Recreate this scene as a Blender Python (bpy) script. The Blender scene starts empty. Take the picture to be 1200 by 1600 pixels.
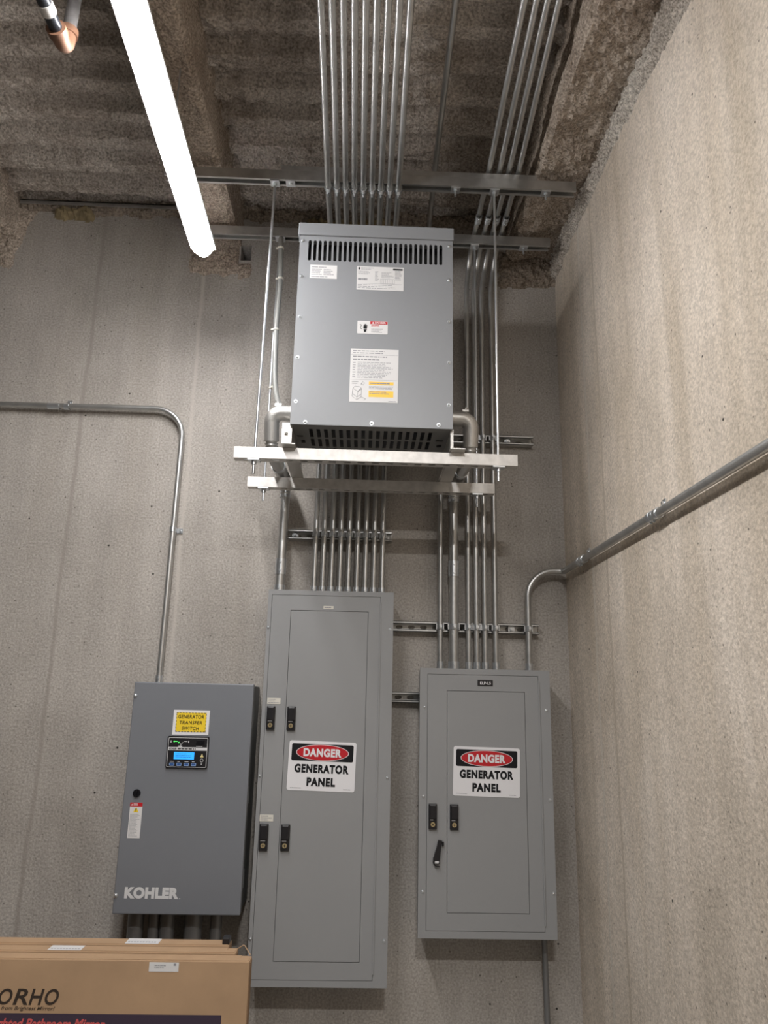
import bpy, bmesh, math, random
from mathutils import Vector, Matrix, noise

random.seed(7)
scene = bpy.context.scene
COL = scene.collection
ORG = {}                      # object name -> world origin

# ------------------------------------------------------------------ materials
def new_mat(name):
    m = bpy.data.materials.new(name); m.use_nodes = True
    nt = m.node_tree; b = nt.nodes['Principled BSDF']
    return m, nt, b

def simple(name, col, rough=0.5, metal=0.0, bump=0.0, bscale=300.0, var=0.0, vscale=6.0, spec=0.5):
    m, nt, b = new_mat(name)
    b.inputs['Base Color'].default_value = (*col, 1)
    b.inputs['Roughness'].default_value = rough
    b.inputs['Metallic'].default_value = metal
    b.inputs['Specular IOR Level'].default_value = spec
    tc = nt.nodes.new('ShaderNodeTexCoord')
    if var > 0:
        n = nt.nodes.new('ShaderNodeTexNoise'); n.inputs['Scale'].default_value = vscale
        n.inputs['Detail'].default_value = 5
        nt.links.new(tc.outputs['Object'], n.inputs['Vector'])
        r = nt.nodes.new('ShaderNodeValToRGB')
        r.color_ramp.elements[0].position = .3; r.color_ramp.elements[1].position = .7
        r.color_ramp.elements[0].color = (*[c * (1 - var) for c in col], 1)
        r.color_ramp.elements[1].color = (*[min(1, c * (1 + var)) for c in col], 1)
        nt.links.new(n.outputs['Fac'], r.inputs['Fac']); nt.links.new(r.outputs['Color'], b.inputs['Base Color'])
    if bump > 0:
        n = nt.nodes.new('ShaderNodeTexNoise'); n.inputs['Scale'].default_value = bscale
        n.inputs['Detail'].default_value = 3
        nt.links.new(tc.outputs['Object'], n.inputs['Vector'])
        bp = nt.nodes.new('ShaderNodeBump'); bp.inputs['Strength'].default_value = bump
        bp.inputs['Distance'].default_value = .003
        nt.links.new(n.outputs['Fac'], bp.inputs['Height']); nt.links.new(bp.outputs['Normal'], b.inputs['Normal'])
    return m

def emit(name, col, strength):
    m, nt, b = new_mat(name)
    b.inputs['Base Color'].default_value = (*col, 1)
    b.inputs['Emission Color'].default_value = (*col, 1)
    b.inputs['Emission Strength'].default_value = strength
    return m

def concrete(name, base, dark, light, streak_axis, stain, seams=(), stains=.6):
    """cast concrete: cloudy tone, vertical run-down stains, fine hammered grain, scattered bug holes"""
    m, nt, b = new_mat(name); L = nt.links; N = nt.nodes.new
    tc = N('ShaderNodeTexCoord')
    def noise_tex(scale, detail, vec_scale=None, rough=.55):
        n = N('ShaderNodeTexNoise'); n.inputs['Scale'].default_value = scale
        n.inputs['Detail'].default_value = detail; n.inputs['Roughness'].default_value = rough
        if vec_scale:
            mp = N('ShaderNodeMapping'); mp.inputs['Scale'].default_value = vec_scale
            L.new(tc.outputs['Object'], mp.inputs['Vector']); L.new(mp.outputs['Vector'], n.inputs['Vector'])
        else:
            L.new(tc.outputs['Object'], n.inputs['Vector'])
        return n
    def ramp(src, stops):
        r = N('ShaderNodeValToRGB'); e = r.color_ramp.elements
        e[0].position, e[0].color = stops[0][0], (*stops[0][1], 1)
        e[1].position, e[1].color = stops[-1][0], (*stops[-1][1], 1)
        for p, c in stops[1:-1]:
            k = e.new(p); k.color = (*c, 1)
        L.new(src, r.inputs['Fac']); return r
    def mix(kind, fac, a, c):
        x = N('ShaderNodeMix'); x.data_type = 'RGBA'; x.blend_type = kind
        if isinstance(fac, float): x.inputs['Factor'].default_value = fac
        else: L.new(fac, x.inputs['Factor'])
        L.new(a, x.inputs['A'])
        if isinstance(c, tuple): x.inputs['B'].default_value = (*c, 1)
        else: L.new(c, x.inputs['B'])
        return x.outputs['Result']
    cloud = noise_tex(2.1, 9, (1, 1, .7), .62)
    col = ramp(cloud.outputs['Fac'], [(.3, dark), (.5, base), (.72, light)]).outputs['Color']
    vs = (5.5, 5.5, .45)
    st = noise_tex(1.0, 4, vs)
    sf = ramp(st.outputs['Fac'], [(.50, (0, 0, 0)), (.75, (stains, stains, stains))]).outputs['Color']
    col = mix('MIX', sf, col, stain)
    st2 = noise_tex(1.0, 3, (14, 14, .8))
    sf2 = ramp(st2.outputs['Fac'], [(.35, (.95, .95, .95)), (.65, (1.03, 1.03, 1.03))]).outputs['Color']
    col = mix('MULTIPLY', 1.0, col, sf2)
    grain = noise_tex(130, 2)
    gf = ramp(grain.outputs['Fac'], [(.3, (.74, .74, .74)), (.7, (1.18, 1.18, 1.18))]).outputs['Color']
    col = mix('MULTIPLY', 1.0, col, gf)
    # bug holes
    v = N('ShaderNodeTexVoronoi'); v.inputs['Scale'].default_value = 9
    L.new(tc.outputs['Object'], v.inputs['Vector'])
    hole = ramp(v.outputs['Distance'], [(.03, (1, 1, 1)), (.045, (0, 0, 0))]).outputs['Color']
    col = mix('MIX', hole, col, (.05, .045, .04))
    v2 = N('ShaderNodeTexVoronoi'); v2.inputs['Scale'].default_value = 24
    L.new(tc.outputs['Object'], v2.inputs['Vector'])
    hole2 = ramp(v2.outputs['Distance'], [(.05, (.8, .8, .8)), (.09, (0, 0, 0))]).outputs['Color']
    col = mix('MIX', hole2, col, (.10, .09, .075))
    # board seams (vertical lines at given X or Y)
    sep = N('ShaderNodeSeparateXYZ'); L.new(tc.outputs['Object'], sep.inputs['Vector'])
    for pos, tone in seams:
        s = N('ShaderNodeMath'); s.operation = 'SUBTRACT'; L.new(sep.outputs[streak_axis], s.inputs[0]); s.inputs[1].default_value = pos
        wv = noise_tex(3.0, 2); w2 = N('ShaderNodeMath'); w2.operation = 'MULTIPLY_ADD'
        L.new(wv.outputs['Fac'], w2.inputs[0]); w2.inputs[1].default_value = .03; L.new(s.outputs[0], w2.inputs[2])
        a = N('ShaderNodeMath'); a.operation = 'ABSOLUTE'; L.new(w2.outputs[0], a.inputs[0])
        rr = ramp(a.outputs[0], [(.003, (.75, .75, .75)), (.012, (0, 0, 0))]).outputs['Color']
        col = mix('MIX', rr, col, tone)
    L.new(col, b.inputs['Base Color'])
    b.inputs['Roughness'].default_value = .85
    b.inputs['Specular IOR Level'].default_value = .25
    bp = N('ShaderNodeBump'); bp.inputs['Strength'].default_value = .55; bp.inputs['Distance'].default_value = .004
    g2 = noise_tex(85, 3)
    L.new(g2.outputs['Fac'], bp.inputs['Height']); L.new(bp.outputs['Normal'], b.inputs['Normal'])
    return m

def fireproof(name, a, c, scale=90):
    m, nt, b = new_mat(name); L = nt.links; N = nt.nodes.new
    tc = N('ShaderNodeTexCoord')
    n = N('ShaderNodeTexNoise'); n.inputs['Scale'].default_value = scale; n.inputs['Detail'].default_value = 4
    L.new(tc.outputs['Object'], n.inputs['Vector'])
    r = N('ShaderNodeValToRGB'); r.color_ramp.elements[0].position = .32; r.color_ramp.elements[1].position = .68
    r.color_ramp.elements[0].color = (*a, 1); r.color_ramp.elements[1].color = (*c, 1)
    L.new(n.outputs['Fac'], r.inputs['Fac'])
    n2 = N('ShaderNodeTexNoise'); n2.inputs['Scale'].default_value = 3.5; n2.inputs['Detail'].default_value = 4
    L.new(tc.outputs['Object'], n2.inputs['Vector'])
    r2 = N('ShaderNodeValToRGB'); r2.color_ramp.elements[0].position = .35; r2.color_ramp.elements[1].position = .65
    r2.color_ramp.elements[0].color = (.75, .7, .66, 1); r2.color_ramp.elements[1].color = (1.1, 1.08, 1.05, 1)
    L.new(n2.outputs['Fac'], r2.inputs['Fac'])
    x = N('ShaderNodeMix'); x.data_type = 'RGBA'; x.blend_type = 'MULTIPLY'; x.inputs['Factor'].default_value = 1
    L.new(r.outputs['Color'], x.inputs['A']); L.new(r2.outputs['Color'], x.inputs['B'])
    L.new(x.outputs['Result'], b.inputs['Base Color'])
    b.inputs['Roughness'].default_value = .95; b.inputs['Specular IOR Level'].default_value = .1
    bp = N('ShaderNodeBump'); bp.inputs['Strength'].default_value = .9; bp.inputs['Distance'].default_value = .008
    L.new(n.outputs['Fac'], bp.inputs['Height']); L.new(bp.outputs['Normal'], b.inputs['Normal'])
    return m

M = {}
M['wall_back'] = concrete('concrete_grey', (.415, .382, .348), (.32, .292, .262), (.49, .452, .412), 0, (.37, .335, .295),
                          seams=[(-1.22, (.30, .27, .24)), (-.745, (.50, .46, .42))])
M['wall_right'] = concrete('concrete_tan', (.65, .565, .475), (.51, .44, .36), (.76, .675, .585), 1, (.46, .38, .285),
                           seams=[(-.36, (.62, .57, .50)), (-.52, (.46, .39, .31))], stains=.7)
M['wall_plain'] = simple('concrete_plain', (.20, .19, .175), .9, var=.15, vscale=2)
M['floor'] = simple('floor_concrete', (.32, .31, .29), .6, var=.2, vscale=2, bump=.2, bscale=60)
M['deck'] = fireproof('sprayed_deck', (.27, .245, .222), (.64, .59, .545), 110)
M['beam'] = fireproof('sprayed_beam', (.24, .205, .175), (.62, .54, .465), 125)
M['spray'] = fireproof('sprayed_grey', (.25, .23, .205), (.78, .73, .67), 135)
M['spray_dark'] = fireproof('sprayed_brown', (.17, .145, .12), (.40, .345, .29), 100)
M['emt'] = simple('galvanized_tube', (.56, .56, .55), .36, .88, var=.10, vscale=25)
M['strut'] = simple('galvanized_strut', (.60, .60, .59), .38, .9, var=.14, vscale=18)
M['strut_bright'] = simple('bright_strut', (.60, .58, .555), .42, .5, var=.12, vscale=40)
M['zinc'] = simple('zinc_plate', (.70, .73, .76), .28, .9)
M['cast'] = simple('die_cast_zinc', (.60, .585, .56), .42, .85, bump=.3, bscale=180)
M['flex'] = simple('flex_metal', (.62, .615, .60), .35, .85)
M['grey_flex'] = simple('grey_flex', (.30, .30, .285), .5, .25)
M['panel'] = simple('panel_grey', (.295, .297, .301), .42, var=.02, vscale=3)
M['panel_side'] = simple('panel_box_grey', (.27, .28, .285), .4, .3)
M['switch'] = simple('switch_grey', (.185, .194, .214), .42, var=.02, vscale=3)
M['switch_side'] = simple('switch_dark_grey', (.12, .13, .136), .45)
M['transformer'] = simple('transformer_grey', (.268, .277, .293), .38, var=.015, vscale=4)
M['transformer_dark'] = simple('transformer_base_grey', (.17, .17, .165), .5)
M['inside'] = simple('dark_inside', (.012, .012, .012), .9)
M['black'] = simple('black_plastic', (.014, .013, .015), .35)
M['dark_hub'] = simple('black_glossy', (.008, .008, .01), .2)
M['white'] = simple('sign_white', (.80, .79, .81), .45)
M['label'] = simple('label_white', (.70, .69, .69), .55)
M['label_cream'] = simple('label_cream', (.68, .65, .58), .6)
M['ink'] = simple('black_ink', (.012, .012, .014), .7, spec=.2)
M['ink_grey'] = simple('grey_print', (.28, .28, .30), .6)
M['red'] = simple('sign_red', (.52, .010, .018), .45)
M['yellow'] = simple('sign_yellow', (.88, .62, .03), .5)
M['amber'] = simple('amber_print', (.92, .58, .07), .5)
M['brass'] = simple('brass', (.72, .58, .33), .3, .8)
M['silver'] = simple('silver_print', (.72, .72, .73), .4, .1)
M['lcd'] = emit('lcd_blue', (.025, .33, .95), .27)
M['led_green'] = emit('led_green', (.1, .95, .15), .3)
M['led_amber'] = simple('amber_led', (.75, .65, .3), .4)
M['button'] = simple('blue_button', (.03, .09, .28), .4)
M['button_rim'] = simple('button_outline', (.35, .5, .8), .4)
M['card'] = simple('cardboard', (.43, .28, .165), .8, var=.07, vscale=9, bump=.1, bscale=40)
M['card_dark'] = simple('cardboard_edge', (.30, .19, .11), .85, var=.1, vscale=20)
M['print_purple'] = simple('dark_purple_print', (.045, .028, .05), .6)
M['print_red'] = simple('pinkish_red_print', (.62, .10, .10), .6)
M['lens'] = emit('lamp_lens', (1.0, .99, .985), 25.0)
M['lens_box'] = emit('box_lamp_lens', (1.0, .985, .965), 185.0)
M['housing'] = simple('lamp_housing', (.84, .82, .85), .4)
M['black_pipe'] = simple('black_iron_pipe', (.035, .038, .045), .32, .6, var=.2, vscale=30)
M['grey_pipe'] = simple('grey_iron_pipe', (.20, .19, .19), .5, .5, var=.25, vscale=30)
M['rust'] = simple('brown_elbow', (.17, .085, .05), .5, .15, var=.25, vscale=25)
M['yellow_foam'] = simple('yellowish_insulation', (.25, .195, .11), .9, var=.3, vscale=20, bump=.8, bscale=60)
M['dark_pipe'] = simple('dull_grey_conduit', (.22, .22, .22), .5, .5)  # darker than emt; on the switch risers the shade is in this colour

# ------------------------------------------------------------------ mesh builder
class MB:
    def __init__(s): s.v = []; s.f = []; s.sm = []
    def add(s, vs, fs, smooth=False):
        o = len(s.v); s.v += [Vector(p) for p in vs]
        s.f += [tuple(i + o for i in f) for f in fs]; s.sm += [smooth] * len(fs); return s
    def box(s, x0, x1, y0, y1, z0, z1, bevel=0.0):
        if bevel <= 0:
            vs = [(x, y, z) for x in (x0, x1) for y in (y0, y1) for z in (z0, z1)]
            fs = [(0, 1, 3, 2), (4, 6, 7, 5), (0, 4, 5, 1), (2, 3, 7, 6), (0, 2, 6, 4), (1, 5, 7, 3)]
            return s.add(vs, fs)
        bm = bmesh.new(); bmesh.ops.create_cube(bm, size=1)
        for v in bm.verts:
            v.co = Vector(((x0 + x1) / 2 + v.co.x * (x1 - x0), (y0 + y1) / 2 + v.co.y * (y1 - y0), (z0 + z1) / 2 + v.co.z * (z1 - z0)))
        bmesh.ops.bevel(bm, geom=bm.edges[:], offset=bevel, segments=2, affect='EDGES', profile=.5)
        bm.verts.index_update()
        s.add([v.co.copy() for v in bm.verts], [tuple(v.index for v in f.verts) for f in bm.faces])
        bm.free(); return s
    def tube(s, path, r, seg=14, caps=True, rfun=None):
        P = [Vector(p) for p in path]; n = len(P)
        t = [(P[min(i + 1, n - 1)] - P[max(i - 1, 0)]).normalized() for i in range(n)]
        up = Vector((0, 0, 1)) if abs(t[0].z) < .9 else Vector((1, 0, 0))
        u = t[0].cross(up).normalized(); vs = []
        for i in range(n):
            u = (u - t[i] * u.dot(t[i])).normalized(); w = t[i].cross(u)
            rr = rfun(i) if rfun else r
            for k in range(seg):
                a = 2 * math.pi * k / seg
                vs.append(P[i] + (u * math.cos(a) + w * math.sin(a)) * rr)
        fs = [(i * seg + k, i * seg + (k + 1) % seg, (i + 1) * seg + (k + 1) % seg, (i + 1) * seg + k) for i in range(n - 1) for k in range(seg)]
        s.add(vs, fs, True)
        if caps:
            s.add(vs[:seg], [tuple(range(seg))[::-1]]); s.add(vs[-seg:], [tuple(range(seg))])
        return s
    def cyl(s, p0, p1, r, seg=16, r1=None):
        a = r if r1 is None else r1
        return s.tube([p0, p1], r, seg, True, lambda i: r if i == 0 else a)
    def ring(s, p0, p1, r_in, r_out, seg=18):
        """short open-bored collar"""
        s.tube([p0, p1], r_out, seg, False); s.tube([p1, p0], r_in, seg, False)
        a = Vector(p0); b = Vector(p1); t = (b - a).normalized()
        up = Vector((0, 0, 1)) if abs(t.z) < .9 else Vector((1, 0, 0))
        u = t.cross(up).normalized(); w = t.cross(u)
        for c in (a, b):
            vs = []
            for k in range(seg):
                d = u * math.cos(2 * math.pi * k / seg) + w * math.sin(2 * math.pi * k / seg)
                vs += [c + d * r_in, c + d * r_out]
            s.add(vs, [(2 * k, 2 * k + 1, (2 * k + 3) % (2 * seg), (2 * k + 2) % (2 * seg)) for k in range(seg)])
        return s
    def dome(s, c, r, h, axis=(0, -1, 0), seg=14, rings=4):
        """flattened screw head rising along axis"""
        c = Vector(c); t = Vector(axis).normalized(); up = Vector((0, 0, 1)) if abs(t.z) < .9 else Vector((1, 0, 0))
        u = t.cross(up).normalized(); w = t.cross(u); path = []
        vs = []
        for i in range(rings):
            a = i / rings * math.pi / 2
            for k in range(seg):
                b = 2 * math.pi * k / seg
                vs.append(c + (u * math.cos(b) + w * math.sin(b)) * r * math.cos(a) + t * h * math.sin(a))
        vs.append(c + t * h)
        fs = [(i * seg + k, i * seg + (k + 1) % seg, (i + 1) * seg + (k + 1) % seg, (i + 1) * seg + k) for i in range(rings - 1) for k in range(seg)]
        fs += [((rings - 1) * seg + k, (rings - 1) * seg + (k + 1) % seg, len(vs) - 1) for k in range(seg)]
        return s.add(vs, fs, True)
    def sphere(s, c, r, seg=16, rings=10):
        c = Vector(c); vs = []
        for i in range(rings + 1):
            a = math.pi * i / rings
            for k in range(seg):
                b = 2 * math.pi * k / seg
                vs.append(c + Vector((math.sin(a) * math.cos(b), math.sin(a) * math.sin(b), math.cos(a))) * r)
        return s.add(vs, [(i * seg + k, i * seg + (k + 1) % seg, (i + 1) * seg + (k + 1) % seg, (i + 1) * seg + k) for i in range(rings) for k in range(seg)], True)
    def prism(s, prof, axis, a0, a1):
        """closed 2-D profile extruded along an axis (x: profile in y,z; y: profile in x,z)"""
        n = len(prof)
        f = (lambda p, a: (a, p[0], p[1])) if axis == 'x' else (lambda p, a: (p[0], a, p[1]))
        vs = [f(p, a0) for p in prof] + [f(p, a1) for p in prof]
        fs = [(i, (i + 1) % n, n + (i + 1) % n, n + i) for i in range(n)]
        s.add(vs, fs)
        return s
    def rect(s, x0, x1, z0, z1, y):
        return s.add([(x0, y, z0), (x1, y, z0), (x1, y, z1), (x0, y, z1)], [(0, 1, 2, 3)])
    def curve(s, outer, holes, y0, y1, plane='y'):
        """flat plate with holes; outline in (x,z), thickness between y0 (front) and y1.  plane 'z': outline in (x,y), between z"""
        cu = bpy.data.curves.new('tmp', 'CURVE'); cu.dimensions = '2D'; cu.fill_mode = 'BOTH'; cu.extrude = abs(y1 - y0) / 2
        for loop in [outer] + list(holes):
            sp = cu.splines.new('POLY'); sp.points.add(len(loop) - 1); sp.use_cyclic_u = True
            for p, q in zip(sp.points, loop): p.co = (q[0], q[1], 0, 1)
        s._take(cu, (y0 + y1) / 2, plane); return s
    def _take(s, cu, yc, plane='y', xf=None):
        o = bpy.data.objects.new('tmp', cu)
        me = o.to_mesh()
        vs = [v.co.copy() for v in me.vertices]; fs = [tuple(p.vertices) for p in me.polygons]
        if xf: vs = [xf(v) for v in vs]
        if plane == 'y': vs = [Vector((v.x, yc - v.z, v.y)) for v in vs]
        else: vs = [Vector((v.x, v.y, yc + v.z)) for v in vs]
        s.add(vs, fs)
        o.to_mesh_clear(); bpy.data.objects.remove(o); 
        (bpy.data.curves.remove(cu))
    def text(s, body, x0, x1, z0, z1, y, bold=0.0, shear=0.0, space=1.0, t=.0006):
        """lettering fitted to a rectangle of the plane Y = y, standing t proud of it"""
        cu = bpy.data.curves.new('tmp', 'FONT'); cu.body = body; cu.size = 1; cu.offset = bold; cu.shear = shear
        cu.space_character = space; cu.extrude = t / 2; cu.resolution_u = 5
        o = bpy.data.objects.new('tmp', cu); me = o.to_mesh()
        vs = [v.co.copy() for v in me.vertices]; fs = [tuple(p.vertices) for p in me.polygons]
        o.to_mesh_clear(); bpy.data.objects.remove(o); bpy.data.curves.remove(cu)
        if not vs: return s
        ax, bx = min(v.x for v in vs), max(v.x for v in vs); ay, by = min(v.y for v in vs), max(v.y for v in vs)
        s.add([Vector((x0 + (v.x - ax) / (bx - ax) * (x1 - x0), y - t / 2 - v.z, z0 + (v.y - ay) / (by - ay) * (z1 - z0))) for v in vs], fs)
        return s
    def lines(s, x0, x1, z0, z1, rows, y, seed=0, fill=.55, words=6):
        """rows of unreadable fine print as short dashes"""
        rg = random.Random(seed); h = (z1 - z0) / rows
        for i in range(rows):
            zc = z1 - (i + .5) * h; x = x0; end = x0 + (x1 - x0) * rg.uniform(.55, 1)
            while x < end - .001:
                w = rg.uniform(.3, 1.2) * (x1 - x0) / words; xe = min(x + w, end)
                s.rect(x, xe, zc - h * fill / 2, zc + h * fill / 2, y); x = xe + (x1 - x0) * .02
        return s
    def xform(s, mat, i0=0):
        for i in range(i0, len(s.v)): s.v[i] = mat @ s.v[i]
        return s
    def mesh(s, name, mat, at=(0, 0, 0)):
        at = Vector(at)
        me = bpy.data.meshes.new(name)
        me.from_pydata([v - at for v in s.v], [], s.f)
        for p, k in zip(me.polygons, s.sm): p.use_smooth = k
        bm = bmesh.new(); bm.from_mesh(me)
        bmesh.ops.recalc_face_normals(bm, faces=bm.faces[:]); bm.to_mesh(me); bm.free()
        if mat is not None: me.materials.append(mat)
        return me
    def build(s, name, mat, parent=None, at=None):
        po = ORG[parent.name] if parent else Vector((0, 0, 0))
        at = Vector(at) if at is not None else (po.copy() if parent else Vector((0, 0, 0)))
        o = bpy.data.objects.new(name, s.mesh(name, mat, at)); COL.objects.link(o)
        if parent: o.parent = parent
        o.location = at - po; ORG[o.name] = at
        return o

def tag(o, label=None, cat=None, group=None, kind=None):
    if label: o['label'] = label
    if cat: o['category'] = cat
    if group: o['group'] = group
    if kind: o['kind'] = kind
    return o
def empty(name, at):
    o = bpy.data.objects.new(name, None); COL.objects.link(o); o.location = at; o.empty_display_size = .05
    ORG[o.name] = Vector(at); return o
def put(name, me, parent, at, rot=None):
    """one more copy of a small part (shared mesh) at a world position"""
    o = bpy.data.objects.new(name, me); COL.objects.link(o); o.parent = parent
    o.location = Vector(at) - ORG[parent.name]
    if rot: o.rotation_euler = rot
    ORG[o.name] = Vector(at); return o

def path(pts, rad=0.0, step=.012):
    """polyline with rounded corners; rad: one radius or one per inner corner"""
    P = [Vector(p) for p in pts]; out = [P[0]]
    for i in range(1, len(P) - 1):
        r = rad[i - 1] if isinstance(rad, (list, tuple)) else rad
        a = (P[i - 1] - P[i]).normalized(); b = (P[i + 1] - P[i]).normalized()
        ang = a.angle(b)
        if r <= 0 or ang > math.radians(179): out.append(P[i]); continue
        d = min(r / math.tan(ang / 2), (P[i - 1] - P[i]).length * .499, (P[i + 1] - P[i]).length * .499)
        A, B = P[i] + a * d, P[i] + b * d
        n = max(4, int((math.pi - ang) / math.radians(9)))
        rr = d * math.tan(ang / 2); c = P[i] + (a + b).normalized() * (rr / math.sin(ang / 2))
        va, vb = A - c, B - c; w = va.angle(vb)
        for k in range(n + 1):
            t = k / n; out.append(c + (va * math.sin((1 - t) * w) + vb * math.sin(t * w)) / math.sin(w))
    out.append(P[-1]); return out
def resample(P, step):
    out = [P[0]]; acc = 0.0
    for a, b in zip(P, P[1:]):
        L = (b - a).length; d = step - acc
        while d <= L: out.append(a + (b - a) * (d / L)); d += step
        acc = (acc + L) % step if L > 0 else acc
    return out
def rrect(x0, x1, z0, z1, r, n=5):
    pts = []
    for cx, cz, a0 in ((x1 - r, z1 - r, 0), (x0 + r, z1 - r, 90), (x0 + r, z0 + r, 180), (x1 - r, z0 + r, 270)):
        for k in range(n + 1):
            a = math.radians(a0 + 90 * k / n); pts.append((cx + r * math.cos(a), cz + r * math.sin(a)))
    return pts
def rectp(x0, x1, z0, z1): return [(x0, z0), (x1, z0), (x1, z1), (x0, z1)]
def ellipse(cx, cz, a, b, n=48): return [(cx + a * math.cos(2 * math.pi * k / n), cz + b * math.sin(2 * math.pi * k / n)) for k in range(n)]
def fbm(p, s, o=3): return noise.fractal(Vector(p) * s, 1.0, 2.0, o)

ORD = ['first', 'second', 'third', 'fourth', 'fifth', 'sixth', 'seventh', 'eighth', 'ninth']

# ------------------------------------------------------------------ room shell
XR = .858                                   # right wall face
TOP = 3.80
def struct(o): o['kind'] = 'structure'; return o
w = MB().curve(rectp(-5, XR + .2, 0, TOP + .35), [rectp(-.602, -.553, 3.55, 3.63)], 0, .25)
struct(w.build('wall_back', M['wall_back']))
struct(MB().box(XR, XR + .2, -7, .25, 0, TOP + .35).build('wall_right', M['wall_right']))
struct(MB().box(-5.2, -5, -7, .25, 0, TOP + .35).build('wall_left', M['wall_plain']))
struct(MB().box(-5.2, XR + .2, -7.2, -7, 0, TOP + .35).build('wall_front', M['wall_plain']))
struct(MB().box(-5.2, XR + .2, -7.2, .25, -.15, 0).build('floor', M['floor']))

# sprayed metal deck: ribs run along X
def deck_z(x, y):
    p = (y / .150) % 1.0
    rib = 0 if p < .40 else ((p - .40) / .12 if p < .52 else (1 if p < .88 else (1 - (p - .88) / .12)))
    d = .048 * rib
    k = max(0.0, min(1.0, fbm((x, y, 3), 1.3) * 1.5 + .75))          # how thick the spray coat is here
    return TOP + .012 + d - (.010 + .013 * k) * (.5 + fbm((x, y, 0), 22, 4)) - .006 * fbm((x * 3, y * 3, 5), 25, 2)
xs = [-2.5 + i * .0165 for i in range(int(3.4 / .0165) + 1)]; ys = [-2.4 + i * .0125 for i in range(int(2.42 / .0125) + 1)]
d = MB()
vs = [(x, y, deck_z(x, y)) for y in ys for x in xs]; nx = len(xs)
d.add(vs, [(j * nx + i, j * nx + i + 1, (j + 1) * nx + i + 1, (j + 1) * nx + i) for j in range(len(ys) - 1) for i in range(nx - 1)], False)
d.box(-5.2, -2.49, -7.2, .25, TOP + .0, TOP + .3); d.box(-2.5, XR + .2, -7.2, -2.39, TOP + .0, TOP + .3)
d.box(-2.5, XR + .2, -2.4, .25, TOP + .12, TOP + .3)
struct(d.build('ceiling', M['deck']))

# sprayed beams and overspray (lumpy shells)
def beam(name, x0, x1, zb, y0, y1, mat, seed, ragged=.012):
    prof = []
    def seg(a, b, n): 
        for k in range(n): prof.append((a[0] + (b[0] - a[0]) * k / n, a[1] + (b[1] - a[1]) * k / n))
    zt = TOP + .05
    seg((x0, zt), (x0, zb + .02), 16); seg((x0, zb + .02), (x0 + .02, zb), 3); seg((x0 + .02, zb), (x1 - .02, zb), int((x1 - x0 - .04) / .011))
    seg((x1 - .02, zb), (x1, zb + .02), 3); seg((x1, zb + .02), (x1, zt), 16); prof.append((x1, zt))
    n = len(prof); m = int((y1 - y0) / .012); vs = []
    cx, cz = (x0 + x1) / 2, zt
    for j in range(m + 1):
        y = y0 + (y1 - y0) * j / m
        for (x, z) in prof:
            dx, dz = x - cx, z - cz; l = math.hypot(dx, dz); k = ragged * 1.4 * fbm((x, y, z + seed), 7, 2) + ragged * .9 * fbm((x + seed, y, z), 38, 3)
            vs.append((x + dx / l * k, y, z + dz / l * k))
    b = MB().add(vs, [(j * n + i, j * n + i + 1, (j + 1) * n + i + 1, (j + 1) * n + i) for j in range(m) for i in range(n - 1)])
    return struct(b.build(name, mat))
beam('trim_1', -.785, -.600, 3.605, -2.4, .01, M['beam'], 1, .010)
beam('trim_2', .632, XR + .03, 3.605, -2.6, .01, M['beam'], 9, .013)
beam('trim_3', -1.90, -1.625, 3.605, -2.4, .01, M['beam'], 17, .012)

def patch(name, mat, u0, u1, v0, v1, inside, place, seed, step=.0085, thick=.012):
    """lumpy coat of overspray on a wall: cells kept where inside(u,v) > 0, thinning out to the edge"""
    nu, nv = int((u1 - u0) / step), int((v1 - v0) / step); vs = []; keep = {}
    for j in range(nv + 1):
        for i in range(nu + 1):
            u, v = u0 + i * step, v0 + j * step
            q = inside(u, v) + .018 * fbm((u, v, seed), 14, 3) + .008 * fbm((u, v, seed + 4), 60, 2); keep[i, j] = q
            t = thick * max(-.1, min(1, q / .02)) * (1 + .8 * fbm((u, v, seed + 2), 45, 3))
            vs.append(place(u, v, max(t, -.001)))
    fs = [(j * (nu + 1) + i, j * (nu + 1) + i + 1, (j + 1) * (nu + 1) + i + 1, (j + 1) * (nu + 1) + i) for j in range(nv) for i in range(nu)
          if max(keep[i, j], keep[i + 1, j], keep[i, j + 1], keep[i + 1, j + 1]) > 0]
    return struct(MB().add(vs, fs).build(name, mat))
on_back = lambda u, v, t: (u, -t - .0005, v)
on_right = lambda u, v, t: (XR - t - .0005, u, v)
box_in = lambda a0, a1, b0, b1: (lambda u, v: min(u - a0, a1 - u, v - b0, b1 - v))
patch('trim_4', M['beam'], -.88, -.50, 3.40, 3.66, lambda u, v: min(u + .835, -.545 - u, v - (3.475 if u < -.60 else 3.455), (3.62 if u < -.61 else 3.535) - v), on_back, 3)
patch('trim_5', M['beam'], -2.0, -1.54, 3.40, 3.85, lambda u, v: min(-1.60 - .25 * (3.75 - v) - u + .03, v - 3.47, 3.80 - v), on_back, 6)
patch('trim_6', M['spray'], -2.6, .0, 3.33, 3.70, lambda u, v: min(v - (3.505 + (.03 if u < -.4 else .03 - .10 * (u + .4)) - .10 * max(0, -u - .95)), 3.69 - v), on_right, 8, thick=.020)
patch('trim_7', M['spray_dark'], .52, .87, 3.36, 3.66, lambda u, v: min(v - 3.46 - .12 * abs(u - .70), u - .60, 3.64 - v), on_back, 12)
patch('trim_8', M['spray_dark'], -2.2, .9, 3.70, 3.84, lambda u, v: min(v - 3.765, 3.83 - v), on_back, 15, step=.011, thick=.03)
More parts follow.
